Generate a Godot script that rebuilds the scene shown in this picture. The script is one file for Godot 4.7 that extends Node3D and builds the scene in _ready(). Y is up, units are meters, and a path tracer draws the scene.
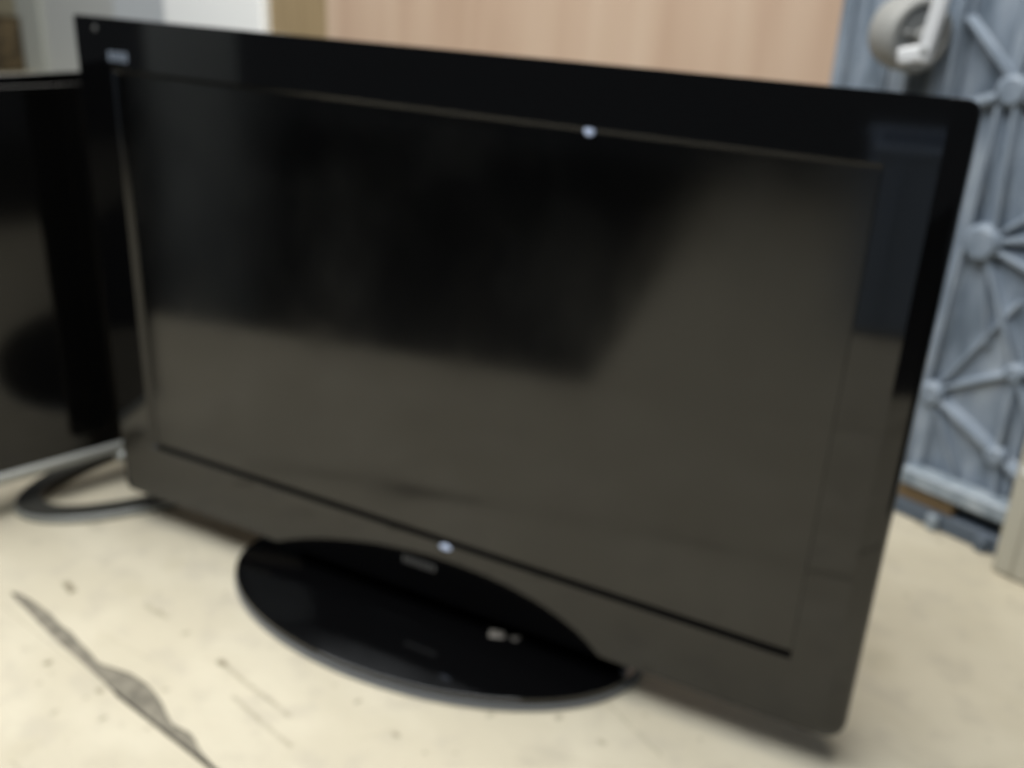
extends Node3D
# Two flat televisions on a worn bench, a ribbed plastic panel and a wooden cabinet behind.
# y = 0 is the bench top. The big television faces +z.

var mats := {}

func lin(r: float, g: float, b: float) -> Color:
	return Color(r, g, b).linear_to_srgb()

func mat(r: float, g: float, b: float, rough := 0.5, metal := 0.0) -> StandardMaterial3D:
	var m := StandardMaterial3D.new()
	m.albedo_color = lin(r, g, b)
	m.roughness = rough
	m.metallic = metal
	return m

func noise_tex(seed_: int, freq: float, stops: Array, cols: Array, size := 512, octaves := 4) -> NoiseTexture2D:
	var n := FastNoiseLite.new()
	n.seed = seed_
	n.noise_type = FastNoiseLite.TYPE_SIMPLEX_SMOOTH
	n.frequency = freq
	n.fractal_octaves = octaves
	var t := NoiseTexture2D.new()
	t.width = size
	t.height = size
	t.seamless = true
	t.noise = n
	var g := Gradient.new()
	g.offsets = PackedFloat32Array(stops)
	g.colors = PackedColorArray(cols)
	t.color_ramp = g
	return t

func obj(called: String, mesh: Mesh, m: Material, parent: Node, at := Vector3.ZERO, rot := Vector3.ZERO) -> MeshInstance3D:
	var o := MeshInstance3D.new()
	o.name = called
	o.mesh = mesh
	o.material_override = m
	o.position = at
	o.rotation = rot
	o.cast_shadow = GeometryInstance3D.SHADOW_CASTING_SETTING_ON
	parent.add_child(o, true)
	return o

func thing(called: String, label: String, category: String, at := Vector3.ZERO, turn := 0.0, group := "") -> Node3D:
	var o := Node3D.new()
	o.name = called
	add_child(o, true)
	o.position = at
	o.rotation.y = turn
	o.set_meta("label", label)
	o.set_meta("category", category)
	if group != "":
		o.set_meta("group", group)
	return o

# ---- shapes -------------------------------------------------------------
func quad(st: SurfaceTool, a: Vector3, b: Vector3, c: Vector3, d: Vector3) -> void:
	for p in [a, b, c, a, c, d]:
		st.add_vertex(p)

# rings of equal length, each running anticlockwise as seen from +z (or from the end the loft grows towards)
func loft(rings: Array, groups: Array, cap0 := false, cap1 := false) -> ArrayMesh:
	var st := SurfaceTool.new()
	st.begin(Mesh.PRIMITIVE_TRIANGLES)
	for k in rings.size() - 1:
		var p: PackedVector3Array = rings[k]
		var q: PackedVector3Array = rings[k + 1]
		st.set_smooth_group(groups[k])
		for i in p.size():
			var j: int = (i + 1) % p.size()
			quad(st, p[i], q[i], q[j], p[j])
	for e in [[cap0, 0], [cap1, rings.size() - 1]]:
		if e[0]:
			st.set_smooth_group(30 + int(e[1] > 0))
			var r: PackedVector3Array = rings[e[1]]
			var c := Vector3.ZERO
			for v in r:
				c += v / r.size()
			for i in r.size():
				var j: int = (i + 1) % r.size()
				if e[1] == 0:
					for v in [c, r[i], r[j]]:
						st.add_vertex(v)
				else:
					for v in [c, r[j], r[i]]:
						st.add_vertex(v)
	st.generate_normals()
	return st.commit()

func rrect(x0: float, x1: float, y0: float, y1: float, r: float, z: float, seg := 5, r4 := []) -> PackedVector3Array:
	var out := PackedVector3Array()
	var q: Array = r4 if r4.size() == 4 else [r, r, r, r]   # top right, top left, bottom left, bottom right
	var cs := [[x1, y1, -1, -1], [x0, y1, 1, -1], [x0, y0, 1, 1], [x1, y0, -1, 1]]
	for i in 4:
		for k in seg + 1:
			var a: float = PI / 2 * (i + float(k) / seg)
			out.append(Vector3(cs[i][0] + (cs[i][2] + cos(a)) * q[i], cs[i][1] + (cs[i][3] + sin(a)) * q[i], z))
	return out

# box with bevelled edges, centred in x and z, standing on y = 0
func bevel_box(w: float, h: float, d: float, b := 0.003) -> ArrayMesh:
	var rings := []
	var x := w / 2
	for e in [[0.0, b], [b, 0.0], [d - b, 0.0], [d, b]]:
		rings.append(rrect(-x + e[1], x - e[1], e[1], h - e[1], b, -d / 2 + e[0], 2))
	return loft(rings, [1, 2, 3], true, true)

func ellipse(a: float, b: float, y: float, n := 72, cx := 0.0, cz := 0.0) -> PackedVector3Array:
	var out := PackedVector3Array()
	for i in n:
		var t := TAU * i / n
		out.append(Vector3(cx + cos(t) * a, y, cz - sin(t) * b))
	return out

func cyl(r: float, h: float, n := 24, b := 0.0015) -> ArrayMesh:
	return loft([ellipse(r - b, r - b, 0.0, n), ellipse(r, r, b, n), ellipse(r, r, h - b, n), ellipse(r - b, r - b, h, n)], [1, 1, 1], true, true)

# flat slab from a polygon in x / z, top at y1, with planar texture coordinates over the given rectangle
func slab(poly: PackedVector2Array, y0: float, y1: float, uv: Rect2) -> ArrayMesh:
	var st := SurfaceTool.new()
	st.begin(Mesh.PRIMITIVE_TRIANGLES)
	st.set_smooth_group(-1)
	var tri := Geometry2D.triangulate_polygon(poly)
	for side in 2:
		for k in range(0, tri.size(), 3):
			var ids := [tri[k], tri[k + 1], tri[k + 2]]
			var a := poly[ids[0]]
			var up: bool = (poly[ids[1]] - a).cross(poly[ids[2]] - a) > 0.0
			if up != (side == 0):
				ids.reverse()
			for i in ids:
				st.set_uv((poly[i] - uv.position) / uv.size)
				st.add_vertex(Vector3(poly[i].x, y1 if side == 0 else y0, poly[i].y))
	var flip := not Geometry2D.is_polygon_clockwise(poly)
	for i in poly.size():
		var p := poly[i]
		var q := poly[(i + 1) % poly.size()]
		if flip:
			var s := p
			p = q
			q = s
		var vs := [Vector3(p.x, y0, p.y), Vector3(p.x, y1, p.y), Vector3(q.x, y1, q.y), Vector3(q.x, y0, q.y)]
		for k in [0, 1, 2, 0, 2, 3]:
			st.set_uv((Vector2(vs[k].x, vs[k].z) - uv.position) / uv.size)
			st.add_vertex(vs[k])
	st.generate_normals()
	return st.commit()

# ---- painted board: dirt specks, rubbed patches, scratches ----------------
func dab(img: Image, c: Vector2, r: float, col: Color, strength: float, rng: RandomNumberGenerator) -> void:
	var x0 := int(maxf(0, c.x - r)); var x1 := int(minf(img.get_width() - 1, c.x + r))
	var y0 := int(maxf(0, c.y - r)); var y1 := int(minf(img.get_height() - 1, c.y + r))
	var sx := rng.randf_range(0.7, 1.4)
	for y in range(y0, y1 + 1):
		for x in range(x0, x1 + 1):
			var d := Vector2((x - c.x) * sx, (y - c.y) / sx).length() / r
			if d < 1.0:
				var k := strength * minf(1.0, (1.0 - d) * 2.0) * rng.randf_range(0.7, 1.0)
				img.set_pixel(x, y, img.get_pixel(x, y).lerp(col, k))

func scratch(img: Image, a: Vector2, b: Vector2, w: float, col: Color, strength: float, rng: RandomNumberGenerator) -> void:
	var n := int(a.distance_to(b))
	var wob := 0.0
	for i in n:
		wob = clampf(wob + rng.randf_range(-0.25, 0.25), -2.0, 2.0)
		var p := a.lerp(b, float(i) / n) + Vector2(0, wob)
		var k := strength * rng.randf_range(0.2, 1.0)
		for dy in range(-int(ceil(w)), int(ceil(w)) + 1):
			var x := int(p.x); var y := int(p.y) + dy
			if x >= 0 and y >= 0 and x < img.get_width() and y < img.get_height():
				var f := clampf(w + 0.5 - absf(p.y - y), 0.0, 1.0)
				img.set_pixel(x, y, img.get_pixel(x, y).lerp(col, k * f))

func board_texture(area: Rect2, w: int, h: int, seed_: int, marks: Array) -> ImageTexture:
	var rng := RandomNumberGenerator.new()
	rng.seed = seed_
	var n1 := FastNoiseLite.new(); n1.seed = seed_; n1.frequency = 0.006; n1.fractal_octaves = 4
	var n2 := FastNoiseLite.new(); n2.seed = seed_ + 1; n2.frequency = 0.03; n2.fractal_octaves = 3
	var n3 := FastNoiseLite.new(); n3.seed = seed_ + 2; n3.frequency = 0.25
	var img := Image.create(w, h, false, Image.FORMAT_RGB8)
	var base := Color(0.475, 0.428, 0.325)
	var worn := Color(0.40, 0.36, 0.285)
	var bare := Color(0.515, 0.467, 0.36)
	for y in h:
		for x in w:
			var a := n1.get_noise_2d(x, y * 1.6) * 0.5 + 0.5
			var b := n2.get_noise_2d(x * 0.7, y * 0.8)
			var c := n3.get_noise_2d(x * 0.25, y)
			var col := base.lerp(bare, smoothstep(0.35, 0.75, a)).lerp(worn, smoothstep(0.0, 0.6, b) * 0.45)
			col *= 1.0 + c * 0.035
			img.set_pixel(x, y, col.linear_to_srgb())
	var dirt := Color(0.36, 0.33, 0.26)
	var grey := Color(0.45, 0.43, 0.37)
	for i in 380:
		dab(img, Vector2(rng.randf() * w, rng.randf() * h), rng.randf_range(1.2, 4.2), dirt, rng.randf_range(0.08, 0.5), rng)
	for i in 90:
		dab(img, Vector2(rng.randf() * w, rng.randf() * h), rng.randf_range(6, 26), grey.lerp(Color(0.7, 0.66, 0.55), rng.randf()), rng.randf_range(0.05, 0.2), rng)
	for i in 36:
		var p := Vector2(rng.randf() * w, rng.randf() * h)
		var v := Vector2.from_angle(rng.randf_range(-0.5, 0.5) + (PI / 2 if rng.randf() < 0.3 else 0.0)) * rng.randf_range(20, 130)
		scratch(img, p, p + v, rng.randf_range(0.4, 1.1), dirt, rng.randf_range(0.08, 0.3), rng)
	for m in marks:
		var a: Vector2 = (m[0] - area.position) / area.size * Vector2(w, h)
		var b: Vector2 = (m[1] - area.position) / area.size * Vector2(w, h)
		if a.distance_to(b) < 1.0:
			dab(img, a, m[2], dirt, m[3], rng)
		else:
			scratch(img, a, b, m[2], dirt, m[3], rng)
	img.generate_mipmaps()
	return ImageTexture.create_from_image(img)

# ---- lamps -----------------------------------------------------------------
func lamp(label: String, at: Vector3, w: float, d: float, energy: float, col: Color, tilt := Vector3.ZERO) -> void:
	var t := thing("ceiling_light", label, "light")
	t.position = at
	t.rotation = tilt
	obj("housing", bevel_box(w + 0.06, 0.06, d + 0.06, 0.006), mat(0.7, 0.7, 0.7, 0.5), t, Vector3(0, 0.012, 0))
	var g := mat(0.8, 0.8, 0.8, 0.6)
	g.emission_enabled = true
	g.emission = col
	g.emission_energy_multiplier = 1.0
	obj("diffuser", bevel_box(w, 0.008, d, 0.003), g, t, Vector3(0, 0.002, 0))
	var a := AreaLight3D.new()
	a.name = "lamp"
	a.area_size = Vector2(w, d)
	a.light_energy = energy
	a.light_color = col
	a.area_range = 12.0
	a.area_attenuation = 2.0
	a.shadow_enabled = true
	t.add_child(a)
	a.position = Vector3(0, -0.006, 0)
	a.rotation.x = -PI / 2

func _ready() -> void:
	# camera -----------------------------------------------------------------
	var cam := Camera3D.new()
	cam.name = "camera"
	add_child(cam)
	cam.transform = Transform3D(Basis(Vector3(0.884830, 0.046908, -0.463546), Vector3(-0.218576, 0.920432, -0.324084), Vector3(0.411460, 0.388079, 0.824679)).orthonormalized(), Vector3(0.444528, 0.62555, 0.716816))
	cam.near = 0.05
	cam.far = 60.0
	var lens := CameraAttributesPhysical.new()
	lens.frustum_focal_length = 31.4            # with a 24 mm high frame: 41.82 degrees
	lens.frustum_focus_distance = 0.26          # focused too near, as the photograph is
	lens.exposure_aperture = 9.0
	cam.attributes = lens
	cam.fov = 41.82
	cam.current = true
	# light ------------------------------------------------------------------
	var we := WorldEnvironment.new()
	we.name = "environment"
	var env := Environment.new()
	env.background_mode = Environment.BG_COLOR
	env.background_color = lin(0.042, 0.046, 0.050)
	env.tonemap_mode = Environment.TONE_MAPPER_LINEAR
	env.tonemap_exposure = 1.15
	env.sdfgi_enabled = true
	env.ssao_enabled = true
	env.ssil_enabled = true
	we.environment = env
	add_child(we)
	lamp("long white ceiling light panel above the front of the bench", Vector3(-0.55, 2.35, 1.05), 2.4, 1.1, 6.6, Color(0.965, 0.985, 1.0))
	lamp("long white ceiling light panel above the back of the bench", Vector3(-0.45, 2.35, -0.1), 2.4, 0.8, 4.2, Color(1.0, 0.985, 0.955))
	make_setting()
	make_benches()
	make_background()
	make_panel()
	make_main_tv()
	make_left_tv()

# ---- the setting -------------------------------------------------------------
func make_setting() -> void:
	var m := mat(1, 1, 1, 0.75)
	m.albedo_color = Color.WHITE
	m.albedo_texture = noise_tex(5, 0.02, [0.0, 0.5, 1.0], [lin(0.05, 0.05, 0.05), lin(0.075, 0.073, 0.07), lin(0.1, 0.098, 0.092)])
	m.uv1_triplanar = true
	m.uv1_world_triplanar = true
	var p := BoxMesh.new()
	p.size = Vector3(14, 0.1, 14)
	var f := obj("floor", p, m, self, Vector3(0, -0.85, 0))
	f.set_meta("kind", "structure")
	f.set_meta("label", "dark grey concrete floor under the workbenches")

const BENCH_TURN := -0.18326   # 10.5 degrees: how the bench lies to the big television

func make_benches() -> void:
	var core := mat(0.22, 0.198, 0.152, 0.85)
	core.albedo_texture = noise_tex(21, 0.03, [0.2, 0.5, 0.8], [Color(0.78, 0.78, 0.78), Color(0.9, 0.9, 0.9), Color(1, 1, 1)])
	core.uv1_triplanar = true
	core.uv1_scale = Vector3(3, 3, 3)
	var steel := mat(0.22, 0.23, 0.24, 0.45, 0.6)
	var t := thing("workbench", "worn cream topped workbench carrying the televisions, its board joint chipped", "workbench", Vector3.ZERO, BENCH_TURN)
	# rear board: the paint layer has broken away along its front edge
	var area := Rect2(-1.2, -0.86, 2.1, 1.12)
	var marks := [
		[Vector2(-0.105, 0.1656), Vector2(-0.105, 0.1656), 5.0, 0.7],
		[Vector2(-0.105, 0.1656), Vector2(0.0017, 0.1736), 1.6, 0.4],
		[Vector2(-0.06, 0.188), Vector2(0.03, 0.196), 1.6, 0.35],
		[Vector2(-0.335, 0.192), Vector2(-0.31, 0.196), 3.2, 0.8],
		[Vector2(-0.24, 0.16), Vector2(-0.2, 0.158), 2.4, 0.3],
	]
	var bm := mat(1, 1, 1, 0.42)
	bm.albedo_color = Color.WHITE
	bm.albedo_texture = board_texture(area, 1680, 896, 3, marks)
	var edge := [[0.9, 0.2525], [0.42, 0.2527], [0.2, 0.2522], [0.1, 0.2527], [0.02, 0.2525], [0.0, 0.252], [-0.012, 0.2503], [-0.02, 0.2495], [-0.031, 0.2462], [-0.04, 0.2428], [-0.05, 0.2416], [-0.0585, 0.2432], [-0.0688, 0.2449], [-0.078, 0.2421], [-0.0885, 0.2385], [-0.0982, 0.2352], [-0.112, 0.2318], [-0.1282, 0.2296], [-0.142, 0.2298], [-0.1549, 0.2308], [-0.172, 0.2362], [-0.1894, 0.2418], [-0.2, 0.2402], [-0.2143, 0.2383], [-0.232, 0.2366], [-0.2508, 0.2338], [-0.268, 0.2346], [-0.29, 0.2318], [-0.3165, 0.2316], [-0.33, 0.2322], [-0.343, 0.2335], [-0.354, 0.2362], [-0.3565, 0.2385], [-0.351, 0.2408], [-0.335, 0.2428], [-0.318, 0.2436], [-0.29, 0.2468], [-0.262, 0.2492], [-0.242, 0.2506], [-0.215, 0.2511], [-0.19, 0.2525], [-0.165, 0.2532], [-0.142, 0.2552], [-0.138, 0.2562], [-0.6, 0.2562], [-1.2, 0.2562]]
	var poly := PackedVector2Array([Vector2(-1.2, -0.86), Vector2(0.9, -0.86)])
	for e in edge:
		poly.append(Vector2(e[0], e[1]))
	var rb := obj("board", slab(poly, -0.0025, 0.0, area), bm, t)
	rb.set_meta("label", "cream board with a long chip broken out of its front edge")
	var rc := PackedVector2Array([Vector2(-1.198, -0.858), Vector2(0.898, -0.858), Vector2(0.898, 0.2515), Vector2(-1.198, 0.2515)])
	obj("board_core", slab(rc, -0.028, -0.0026, area), core, t)
	# front board
	var area2 := Rect2(-1.2, 0.2555, 2.1, 0.4245)
	var fm := mat(1, 1, 1, 0.42)
	fm.albedo_color = Color.WHITE
	fm.albedo_texture = board_texture(area2, 1680, 340, 9, [[Vector2(-0.2249, 0.2718), Vector2(-0.2249, 0.2718), 4.0, 0.5], [Vector2(-0.154, 0.2617), Vector2(-0.154, 0.2617), 4.0, 0.5], [Vector2(-0.12, 0.28), Vector2(-0.12, 0.28), 3.5, 0.4]])
	var fp := PackedVector2Array([Vector2(-1.2, 0.2565), Vector2(0.9, 0.2565), Vector2(0.9, 0.68), Vector2(-1.2, 0.68)])
	obj("board", slab(fp, -0.0025, 0.0, area2), fm, t)
	var fc := PackedVector2Array([Vector2(-1.198, 0.2575), Vector2(0.898, 0.2575), Vector2(0.898, 0.678), Vector2(-1.198, 0.678)])
	obj("board_core", slab(fc, -0.028, -0.0026, area2), core, t)
	for x in [-1.12, 0.82]:
		for z in [-0.78, 0.6]:
			obj("leg", bevel_box(0.05, 0.77, 0.05, 0.004), steel, t, Vector3(x, -0.80, z))
		obj("bearer", bevel_box(0.046, 0.05, 1.32, 0.004), steel, t, Vector3(x, -0.0785, -0.09))
	for z in [-0.78, 0.6]:
		obj("bearer", bevel_box(1.88, 0.04, 0.04, 0.004), steel, t, Vector3(-0.15, -0.0685, z))
	# return bench, mirrored in the screen
	var t2 := thing("workbench", "cream topped side bench standing at right angles to the front bench edge", "workbench", Vector3.ZERO, BENCH_TURN)
	var area3 := Rect2(0.01, 0.684, 2.1, 1.12)
	var sp := PackedVector2Array([Vector2(0.01, 0.684), Vector2(0.9, 0.684), Vector2(0.9, 2.45), Vector2(0.01, 2.45)])
	obj("board", slab(sp, -0.028, 0.0, area3), bm, t2)
	for x in [0.07, 0.84]:
		for z in [0.76, 2.37]:
			obj("leg", bevel_box(0.05, 0.77, 0.05, 0.004), steel, t2, Vector3(x, -0.80, z))

func make_background() -> void:
	# crate added out of view for the bluish reflection in the big television's frame
	var ct := thing("added_crate", "pale blue crate added on the side bench for its reflection in the bezel", "crate", Vector3(0.30, 0.0, 1.34), BENCH_TURN)
	var ctm := mat(0.27, 0.34, 0.46, 0.5)
	for z in [-0.12, 0.12]:
		obj("wall", bevel_box(0.26, 0.34, 0.008, 0.003), ctm, ct, Vector3(0, 0.008, z))
		obj("rim", bevel_box(0.28, 0.018, 0.016, 0.004), ctm, ct, Vector3(0, 0.338, z))
		for x in [-0.085, 0.0, 0.085]:
			obj("rib", bevel_box(0.01, 0.32, 0.008, 0.002), ctm, ct, Vector3(x, 0.012, z + signf(z) * 0.0065))
	for x in [-0.126, 0.126]:
		obj("wall", bevel_box(0.008, 0.34, 0.231, 0.003), ctm, ct, Vector3(x, 0.008, 0))
	obj("bottom", bevel_box(0.25, 0.008, 0.23, 0.002), ctm, ct, Vector3(0, 0.0, 0))
	var turn := BENCH_TURN
	# wooden cabinet -----------------------------------------------------------
	var cb := thing("wooden_cabinet", "tan veneered wooden cabinet standing behind the big television", "cabinet", Vector3(0, -0.8, 0), turn)
	var wood := mat(1, 1, 1, 0.45)
	wood.albedo_color = Color.WHITE
	wood.albedo_texture = noise_tex(31, 0.012, [0.15, 0.38, 0.55, 0.8], [lin(0.45, 0.32, 0.232), lin(0.485, 0.355, 0.262), lin(0.50, 0.37, 0.275), lin(0.53, 0.405, 0.305)], 512, 3)
	wood.uv1_triplanar = true
	wood.uv1_scale = Vector3(1.3, 0.12, 1.3)
	var dark := mat(1, 1, 1, 0.5)
	dark.albedo_color = Color.WHITE
	dark.albedo_texture = noise_tex(33, 0.012, [0.2, 0.8], [lin(0.27, 0.20, 0.11), lin(0.36, 0.27, 0.155)], 512, 5)
	dark.uv1_triplanar = true
	dark.uv1_scale = Vector3(6, 0.3, 6)
	obj("front_panel", bevel_box(1.837, 1.75, 0.022, 0.003), wood, cb, Vector3(-1.14 + 0.9185, 0.0, -0.931))
	obj("carcass", bevel_box(1.83, 1.74, 0.45, 0.003), dark, cb, Vector3(-1.14 + 0.9185, 0.0, -1.169))
	obj("corner_post", bevel_box(0.196, 1.75, 0.05, 0.004), dark, cb, Vector3(-1.24, 0.0, -0.955))
	# white column -------------------------------------------------------------
	var wc := thing("white_column", "bright white square column between the wooden cabinet and grey partition", "column", Vector3(0, -0.8, 0), turn)
	var white := mat(0.86, 0.87, 0.86, 0.6)
	obj("shaft", bevel_box(0.375, 1.95, 0.3, 0.006), white, wc, Vector3(-1.5265, 0.0, -1.06))
	obj("plinth", bevel_box(0.395, 0.1, 0.32, 0.004), white, wc, Vector3(-1.5265, 0.0, -1.06))
	# pillar in front of the bench, mirrored at the left of the big screen
	var gpl := thing("grey_pillar", "plain grey square pillar standing on the floor off the bench's front corner", "pillar", Vector3(-1.26, -0.8, 1.02), 0.75)
	var gpm := mat(0.28, 0.31, 0.32, 0.7)
	obj("shaft", bevel_box(0.19, 2.1, 0.19, 0.006), gpm, gpl)
	obj("plinth", bevel_box(0.21, 0.1, 0.21, 0.004), gpm, gpl)
	# grey partition with a beige ledge -------------------------------------------
	var gp := thing("grey_partition", "pale grey panelled partition with a beige ledge beside the white column", "partition", Vector3(0, -0.8, 0), turn)
	var pg := mat(0.50, 0.51, 0.49, 0.7)
	var pg2 := mat(0.58, 0.61, 0.63, 0.7)
	var pg3 := mat(0.40, 0.41, 0.37, 0.7)
	var beige := mat(0.33, 0.295, 0.2, 0.6)
	obj("panel", bevel_box(0.262, 1.9, 0.03, 0.003), pg2, gp, Vector3(-2.118, 0.0, -1.12))
	obj("panel", bevel_box(0.395, 1.9, 0.03, 0.003), pg, gp, Vector3(-2.4495, 0.0, -1.125))
	obj("stile", bevel_box(0.145, 1.9, 0.05, 0.003), pg3, gp, Vector3(-2.7215, 0.0, -1.12))
	obj("panel", bevel_box(0.9, 1.9, 0.03, 0.003), beige, gp, Vector3(-3.248, 0.0, -1.13))
	obj("ledge", bevel_box(1.72, 0.03, 0.11, 0.004), beige, gp, Vector3(-2.84, 0.99, -1.045))
	var bx := thing("cardboard_box", "dark brown cardboard box on the beige partition ledge", "box", Vector3(0, 0.0, 0), turn)
	var cbm := mat(0.12, 0.085, 0.04, 0.85)
	cbm.albedo_texture = noise_tex(41, 0.03, [0.2, 0.8], [Color(0.6, 0.6, 0.6), Color(1, 1, 1)])
	cbm.uv1_triplanar = true
	obj("body", bevel_box(0.5, 0.16, 0.085, 0.003), cbm, bx, Vector3(-3.01, 0.2205, -1.046))
	obj("lid_flap", bevel_box(0.505, 0.004, 0.09, 0.001), cbm, bx, Vector3(-3.01, 0.381, -1.046))

# a moulded rib: broad foot, narrow crest
func rib_mesh(l: float, w: float, h: float) -> ArrayMesh:
	var rings := []
	for e in [[1.15, 0.0], [0.62, 0.25], [0.42, 0.9], [0.26, 1.0]]:
		rings.append(rrect(-w * e[0] * 0.62, w * e[0] * 0.62, 0.0, l, 0.0006, h * e[1], 1))
	return loft(rings, [1, 1, 2], true, true)

# ---- ribbed plastic panel -----------------------------------------------------
func make_panel() -> void:
	var t := thing("ribbed_sheet", "blue grey ribbed plastic sheet with round hubs standing upright on the bench", "plastic sheet", Vector3(0.3771, 0.0, -0.5103), -0.37138)
	var pl := mat(1, 1, 1, 0.48)
	pl.albedo_color = Color.WHITE
	pl.albedo_texture = noise_tex(51, 0.009, [0.12, 0.36, 0.5, 0.64, 0.88], [lin(0.11, 0.14, 0.175), lin(0.175, 0.212, 0.258), lin(0.205, 0.245, 0.295), lin(0.23, 0.27, 0.32), lin(0.32, 0.36, 0.405)], 512, 6)
	pl.uv1_triplanar = true
	pl.uv1_scale = Vector3(4.5, 1.6, 4.5)
	var rib_m := mat(1, 1, 1, 0.42)
	rib_m.albedo_color = Color.WHITE
	rib_m.albedo_texture = noise_tex(52, 0.012, [0.12, 0.4, 0.6, 0.9], [lin(0.11, 0.14, 0.17), lin(0.21, 0.25, 0.285), lin(0.26, 0.30, 0.335), lin(0.38, 0.42, 0.45)], 512, 6)
	rib_m.uv1_triplanar = true
	rib_m.uv1_scale = Vector3(4, 2, 4)
	var dk := mat(0.075, 0.098, 0.13, 0.5)
	var y_top := 0.82
	# plate in vertical strips, uneven in depth as moulded
	var xs := [-0.195, -0.128, -0.072, -0.05, 0.01, 0.125, 0.275, 0.39, 0.45, 0.472, 0.528, 0.595]
	for k in xs.size() - 1:
		var w: float = xs[k + 1] - xs[k]
		obj("plate_strip", bevel_box(w, y_top - 0.045, 0.012, 0.002), pl, t, Vector3((xs[k] + xs[k + 1]) / 2, 0.045, -0.034 - 0.004 * (k % 2)))
	# frame and ribs
	var ribs := [
		[-0.184, 0.045, -0.184, y_top, 0.024, 0.030], [-0.07, 0.30, -0.07, y_top, 0.010, 0.016], [-0.047, 0.045, -0.047, y_top, 0.012, 0.026],
		[0.014, 0.372, 0.014, 0.505, 0.010, 0.026], [0.042, 0.372, 0.032, 0.515, 0.010, 0.026],
		[0.006, 0.17, 0.010, 0.345, 0.009, 0.026], [0.012, 0.165, 0.012, 0.055, 0.030, 0.022],
		[0.031, 0.357, 0.101, 0.221, 0.011, 0.026], [0.031, 0.357, 0.2, 0.30, 0.011, 0.026], [0.031, 0.357, 0.2, 0.405, 0.011, 0.026],
		[0.012, 0.165, 0.103, 0.117, 0.012, 0.028], [0.012, 0.168, 0.101, 0.221, 0.010, 0.018],
		[0.101, 0.221, 0.103, 0.117, 0.013, 0.024], [0.101, 0.221, 0.2, 0.262, 0.012, 0.026], [0.101, 0.221, 0.165, 0.11, 0.011, 0.026],
		[0.103, 0.117, 0.2, 0.065, 0.013, 0.026], [0.103, 0.117, 0.115, 0.05, 0.012, 0.022],
		[-0.041, 0.592, 0.026, 0.53, 0.008, 0.028], [0.026, 0.522, 0.2, 0.60, 0.012, 0.026], [0.026, 0.522, 0.2, 0.455, 0.012, 0.026],
		[0.031, 0.357, 0.16, 0.47, 0.008, 0.022], [0.031, 0.357, 0.062, 0.24, 0.007, 0.018], [0.012, 0.165, 0.07, 0.058, 0.008, 0.02], [0.012, 0.165, 0.085, 0.30, 0.007, 0.018], [0.026, 0.522, 0.12, 0.72, 0.008, 0.02], [-0.10, 0.045, -0.10, y_top, 0.007, 0.014],
		[0.028, 0.525, 0.044, y_top, 0.013, 0.026], [0.026, 0.52, -0.045, 0.49, 0.011, 0.022],
	]
	var all := ribs.duplicate()
	for r in ribs:
		all.append([0.4 - r[0], r[1], 0.4 - r[2], r[3], r[4], r[5]])
	for r in all:
		var a := Vector2(r[0], r[1])
		var b := Vector2(r[2], r[3])
		var o := obj("rib", rib_mesh(a.distance_to(b), r[4], r[5] * 0.5), pl, t)
		o.position = Vector3(a.x, a.y, -0.0285)
		o.rotation.z = (b - a).angle() - PI / 2
	for h in [[0.031, 0.357, 0.023], [0.369, 0.357, 0.023], [0.012, 0.165, 0.017], [0.388, 0.165, 0.017], [0.101, 0.221, 0.013], [0.299, 0.221, 0.013], [0.103, 0.117, 0.014], [0.297, 0.117, 0.014], [0.026, 0.522, 0.019], [0.374, 0.522, 0.019]]:
		var hb := obj("hub", cyl(h[2] * 0.95, 0.019, 28, 0.005), pl, t, Vector3(h[0], h[1], -0.0305), Vector3(PI / 2, 0, 0))
		if h[2] > 0.02:
			obj("hub_cap", cyl(h[2] * 0.78, 0.004, 28, 0.0015), pl, hb, Vector3(0, 0.0178, 0))
	obj("bottom_rail", bevel_box(0.39, 0.022, 0.028, 0.003), rib_m, t, Vector3(0.2, 0.047, -0.012))
	obj("bottom_rail", bevel_box(0.16, 0.022, 0.028, 0.003), rib_m, t, Vector3(-0.09, 0.047, -0.012))
	obj("base_rail", bevel_box(0.76, 0.024, 0.03, 0.003), dk, t, Vector3(0.2, 0.0, -0.022))
	var lug := bevel_box(0.014, 0.02, 0.008, 0.002)
	for k in 12:
		obj("lug", lug, dk if k % 3 else rib_m, t, Vector3(-0.13 + 0.062 * k, 0.001, -0.0026))
	obj("kick_plate", bevel_box(0.74, 0.03, 0.006, 0.001), pl, t, Vector3(0.2, 0.02, -0.036))
	var batten := mat(0.13, 0.085, 0.04, 0.7)
	obj("wood_batten", bevel_box(0.24, 0.021, 0.02, 0.002), batten, t, Vector3(-0.045, 0.0252, -0.016)).set_meta("label", "short brown wood strip wedged under the rail")
	# grey motor cap with a white lug fixed near the top
	var capm := mat(0.26, 0.26, 0.247, 0.55)
	var capd := mat(0.24, 0.245, 0.24, 0.55)
	var whitem := mat(0.62, 0.63, 0.64, 0.45)
	var mc := obj("motor_cap", loft([ellipse(0.050, 0.050, -0.035, 40), ellipse(0.053, 0.053, -0.02, 40), ellipse(0.053, 0.053, 0.016, 40), ellipse(0.050, 0.050, 0.022, 40), ellipse(0.043, 0.043, 0.022, 40), ellipse(0.040, 0.040, 0.012, 40)], [1, 1, 1, 1, 2], true, true), capm, t, Vector3(-0.085, 0.571, 0.010), Vector3(PI / 2 + 0.05, 1.15, 0))
	mc.scale = Vector3.ONE * 0.76
	mc.set_meta("label", "pale grey round motor cap with a white lug")
	obj("cap_disc", cyl(0.0385, 0.006, 32, 0.001), capd, mc, Vector3(0, 0.0125, 0))
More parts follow.
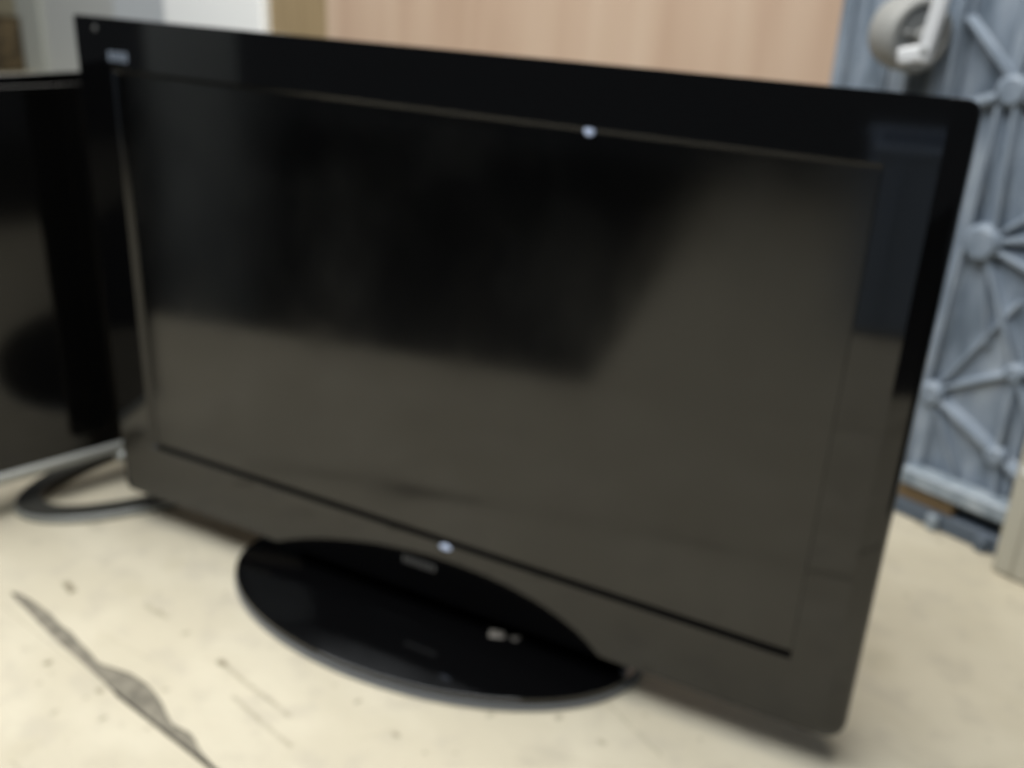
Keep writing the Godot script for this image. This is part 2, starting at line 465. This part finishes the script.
	for k in 3:
		obj("spoke", bevel_box(0.008, 0.034, 0.006, 0.002), capm, mc, Vector3(0, 0.0215, 0), Vector3(PI / 2, k * TAU / 3 + 0.4, 0))
	obj("boss", cyl(0.012, 0.01, 20, 0.002), capm, mc, Vector3(0, 0.0185, 0))
	var lugp := obj("white_lug", bevel_box(0.016, 0.11, 0.010, 0.003), whitem, t, Vector3(-0.048, 0.545, 0.048), Vector3(0, 0.2, -0.12))
	obj("screw_hole", cyl(0.004, 0.002, 14, 0.0004), capd, lugp, Vector3(0.0, 0.012, 0.0045), Vector3(PI / 2, 0, 0))
	obj("white_lug_foot", bevel_box(0.026, 0.018, 0.010, 0.003), whitem, t, Vector3(-0.061, 0.543, 0.0465), Vector3(0, 0.2, 0.25))
	# pale metal casing in front of the panel
	var cs := thing("metal_casing", "pale beige metal casing with a bright screw in front of ribbed plastic sheet", "casing", Vector3(0.5577, 0.0, -0.4228), -0.37138)
	var cm := mat(0.42, 0.40, 0.33, 0.45)
	obj("shell", bevel_box(0.11, 0.24, 0.024, 0.004), cm, cs)
	obj("screw", cyl(0.006, 0.004, 16, 0.001), mat(0.85, 0.85, 0.85, 0.3, 0.2), cs, Vector3(-0.042, 0.134, 0.011), Vector3(PI / 2, 0, 0))
	obj("seam_strip", bevel_box(0.004, 0.22, 0.004, 0.001), cm, cs, Vector3(-0.034, 0.005, 0.012))

# ---- the big television -----------------------------------------------------
func make_main_tv() -> void:
	var t := thing("television", "big glossy black flat television on an oval black pedestal stand", "television", Vector3(0, 0.0, 0), 0.0)
	var gloss := mat(0.0018, 0.0018, 0.002, 0.06)
	gloss.metallic_specular = 0.58
	var scr := mat(0.0015, 0.0015, 0.0014, 0.13)
	scr.metallic_specular = 0.6
	# dust and wiped smears on the screen coating
	scr.albedo_color = Color.WHITE
	scr.albedo_texture = noise_tex(61, 0.006, [0.2, 0.45, 0.7, 0.95], [lin(0.0008, 0.0008, 0.0008), lin(0.0012, 0.0012, 0.0012), lin(0.003, 0.003, 0.0028), lin(0.006, 0.006, 0.0055)], 512, 6)
	scr.roughness = 1.0
	scr.roughness_texture = noise_tex(62, 0.005, [0.15, 0.45, 0.6, 0.9], [Color(0.105, 0.105, 0.105), Color(0.125, 0.125, 0.125), Color(0.15, 0.15, 0.15), Color(0.19, 0.19, 0.19)], 512, 5)
	scr.roughness_texture_channel = BaseMaterial3D.TEXTURE_CHANNEL_RED
	scr.uv1_triplanar = true
	scr.uv1_scale = Vector3(1.9, 1.3, 1.9)
	var back := mat(0.015, 0.015, 0.016, 0.45)
	var y0 := 0.043
	var X := 0.4085
	var YB := y0 - 0.005
	var YT := y0 + 0.5165
	var sx := 0.3545
	var sb := y0 + 0.0625
	var stp := y0 + 0.4645
	# bezel: square step below, bevel on the other sides, flat front, rounded outer edge, side tapering backwards
	var rings := [rrect(-sx, sx, sb, stp, 0.001, -0.010), rrect(-sx, sx, sb, stp, 0.001, -0.0050),
		rrect(-sx - 0.0055, sx + 0.0015, sb, stp + 0.0042, 0.001, 0.0)]
	var groups := [1, 2, 3]
	var q0 := [0.003, 0.003, 0.008, 0.012]
	rings.append(rrect(-X + 0.004, X - 0.018, YB + 0.003, YT - 0.0015, 0.0, 0.0, 5, q0))
	for e in [[0.22, -0.0032], [0.10, -0.0045], [0.03, -0.0065], [0.0, -0.010], [0.0, -0.014]]:
		var s: float = e[0]
		rings.append(rrect(-X + 0.004 * s, X - 0.018 * s, YB + 0.003 * s, YT - 0.0015 * s + e[1] * 0.35, 0.0, e[1], 5, [0.008 - 0.005 * s, 0.003, 0.008, 0.017 - 0.005 * s]))
	groups.append_array([4, 7, 7, 7, 7])
	rings.append(rrect(-X + 0.002, X - 0.002, YB + 0.002, YT - 0.012, 0.0, -0.036, 5, [0.008, 0.003, 0.008, 0.017]))
	groups.append(5)
	rings.append(rrect(-X + 0.006, X - 0.006, YB + 0.006, YT - 0.016, 0.0, -0.038, 5, [0.009, 0.003, 0.006, 0.015]))
	groups.append(6)
	var bz := obj("bezel", loft_flip(rings, groups), gloss, t)
	obj("screen", bevel_box(sx * 2 + 0.004, stp - sb + 0.004, 0.004, 0.001), scr, t, Vector3(0, sb - 0.002, -0.0075))
	var br := [rrect(-X + 0.005, X - 0.005, YB + 0.005, YT - 0.015, 0.006, -0.0378), rrect(-X + 0.014, X - 0.014, YB + 0.012, YT - 0.025, 0.012, -0.055), rrect(-0.30, 0.30, y0 + 0.05, y0 + 0.44, 0.03, -0.088), rrect(-0.29, 0.29, y0 + 0.06, y0 + 0.43, 0.03, -0.094)]
	br.reverse()
	var bc := obj("back_cover", loft(br, [1, 2, 3], true, true), back, t)
	for k in 9:
		obj("vent_slot", bevel_box(0.30, 0.004, 0.003, 0.001), mat(0.004, 0.004, 0.004, 0.8), bc, Vector3(0, y0 + 0.33 + 0.009 * k, -0.0945))
	# marks on the bezel
	var pale := mat(0.19, 0.22, 0.27, 0.4)
	for k in 5:
		obj("letter", bevel_box([0.0036, 0.0030, 0.0034, 0.0032, 0.0038][k], 0.0092, 0.0006, 0.0002), pale, bz, Vector3(-0.3605 + 0.0052 * k, y0 + 0.4755, 0.0004))
	var dimm := mat(0.07, 0.07, 0.068, 0.5)
	for k in 7:
		obj("letter", bevel_box(0.0038, 0.0072, 0.0006, 0.0002), dimm, bz, Vector3(-0.022 + 0.0056 * k, y0 + 0.0275, 0.0004))
	obj("corner_mark", cyl(0.003, 0.0006, 16, 0.0002), mat(0.09, 0.09, 0.085, 0.5), bz, Vector3(-0.3768, y0 + 0.5044, 0.0), Vector3(PI / 2, 0, 0))
	var glow_m := mat(0.42, 0.46, 0.55, 0.3)  # small pale blue bezel spots, a weak glow put into their material
	glow_m.emission_enabled = true
	glow_m.emission = Color(0.72, 0.82, 1.0)
	glow_m.emission_energy_multiplier = 0.22
	obj("glow_spot", loft([ellipse(0.0068, 0.0030, 0.0, 20), ellipse(0.0060, 0.0026, 0.0012, 20), ellipse(0.003, 0.0013, 0.0018, 20)], [1, 1], true, true), glow_m, bz, Vector3(0.0245, y0 + 0.0597, -0.0006), Vector3(PI / 2, 0, 0))
	obj("glow_spot", loft([ellipse(0.0045, 0.0045, 0.0, 20), ellipse(0.004, 0.004, 0.0012, 20), ellipse(0.002, 0.002, 0.0018, 20)], [1, 1], true, true), glow_m, bz, Vector3(0.1405, y0 + 0.4665, -0.002), Vector3(PI / 2, 0, 0))
	obj("tape_scrap", bevel_box(0.012, 0.0014, 0.006, 0.0004), mat(0.7, 0.7, 0.7, 0.6), bz, Vector3(0.064, YT - 0.0035, -0.008))
	# stand
	var sb_y := [[0.0, 0.223, 0.126], [0.003, 0.2268, 0.1298], [0.0128, 0.2270, 0.1300], [0.0135, 0.2269, 0.1299], [0.0137, 0.2266, 0.1296], [0.0165, 0.18, 0.092], [0.0188, 0.115, 0.053]]
	var er := []
	for e in sb_y:
		er.append(ellipse(e[1], e[2], e[0], 96))
	var base := obj("pedestal_base", loft(er, [1, 1, 1, 2, 3, 3], true, true), gloss, t, Vector3(-0.009, 0.0, -0.031), Vector3(0, 0.07, 0))
	obj("rim", loft([ellipse(0.2275, 0.1305, 0.0012, 96), ellipse(0.2282, 0.1312, 0.002, 96), ellipse(0.2282, 0.1312, 0.0062, 96), ellipse(0.2272, 0.1302, 0.0072, 96)], [1, 1, 1]), mat(0.20, 0.215, 0.235, 0.3, 0.3), base)  # pale band painted for light caught on the base's bevelled edge
	var stk := mat(0.19, 0.17, 0.145, 0.7)
	obj("sticker", bevel_box(0.015, 0.0004, 0.012, 0.0001), stk, base, Vector3(0.088, 0.0186, 0.030), Vector3(0, 0.3, 0))
	obj("sticker", bevel_box(0.009, 0.0004, 0.010, 0.0001), stk, base, Vector3(0.106, 0.0183, 0.026), Vector3(0, -0.4, 0))
	obj("neck", bevel_box(0.40, 0.10, 0.045, 0.006), gloss, t, Vector3(-0.004, 0.004, -0.075))

# outward-growing loft whose first rings lie inside the opening
func loft_flip(rings: Array, groups: Array) -> ArrayMesh:
	var st := SurfaceTool.new()
	st.begin(Mesh.PRIMITIVE_TRIANGLES)
	for k in rings.size() - 1:
		var p: PackedVector3Array = rings[k]
		var q: PackedVector3Array = rings[k + 1]
		st.set_smooth_group(groups[k])
		for i in p.size():
			var j: int = (i + 1) % p.size()
			quad(st, p[i], p[j], q[j], q[i])
	st.generate_normals()
	return st.commit()

# ---- the slim television on the left -------------------------------------------
func make_left_tv() -> void:
	# local x runs along the screen, local z is the way it faces
	var t := thing("television", "slim black television with silver bottom edge and open ring stand", "television", Vector3(-0.443, 0.0, -0.15), 1.2337)
	var gloss := mat(0.002, 0.002, 0.002, 0.09)
	var dark := mat(0.012, 0.012, 0.012, 0.4)
	var silver := mat(0.33, 0.34, 0.325, 0.36, 0.5)
	var y0 := 0.058
	var H := 0.437
	var W := 0.365
	var rings := [rrect(-W + 0.002, W - 0.002, y0 + 0.002, y0 + H - 0.007, 0.004, -0.03), rrect(-W, W, y0, y0 + H - 0.005, 0.005, -0.026), rrect(-W, W, y0, y0 + H, 0.005, -0.0008), rrect(-W + 0.0008, W - 0.0008, y0 + 0.0008, y0 + H - 0.0008, 0.004, 0.0)]
	obj("bezel", loft(rings, [1, 2, 3], true, true), gloss, t)
	obj("screen", bevel_box(W * 2 - 0.024, H - 0.034, 0.002, 0.0005), mat(0.002, 0.002, 0.002, 0.1), t, Vector3(0, y0 + 0.022, -0.0007))
	var st := obj("trim_strip", bevel_box(W * 2 + 0.002, 0.014, 0.036, 0.003), silver, t, Vector3(0, y0 - 0.0135, -0.0145))
	st.set_meta("label", "silver strip along the bottom edge")
	obj("back_cover", bevel_box(0.56, 0.28, 0.035, 0.012), dark, t, Vector3(0, y0 + 0.02, -0.048))
	# open oval ring foot
	var o := [[0.196, 0.072, 0.0], [0.226, 0.099, 0.0], [0.227, 0.100, 0.006], [0.224, 0.097, 0.011], [0.198, 0.074, 0.011], [0.196, 0.072, 0.009], [0.196, 0.072, 0.0]]
	var er := []
	for e in o:
		er.append(ellipse(e[0], e[1], e[2], 80))
	var ft := obj("ring_foot", loft(er, [1, 2, 2, 3, 4, 5]), mat(0.03, 0.029, 0.025, 0.32), t, Vector3(0, 0.0, 0.0))
	obj("silver_edge", loft([ellipse(0.2268, 0.0998, 0.001, 80), ellipse(0.228, 0.101, 0.002, 80), ellipse(0.228, 0.101, 0.0075, 80), ellipse(0.2262, 0.0992, 0.0092, 80)], [1, 1, 1]), silver, ft)
	obj("neck", bevel_box(0.16, 0.09, 0.018, 0.005), dark, t, Vector3(0, 0.012, -0.02))
	obj("bridge", bevel_box(0.05, 0.011, 0.155, 0.003), dark, t, Vector3(0, 0.0, 0.0))
	obj("neck_bolt", cyl(0.008, 0.014, 18, 0.003), silver, t, Vector3(-0.098, 0.038, -0.008), Vector3(PI / 2, 0, 0))
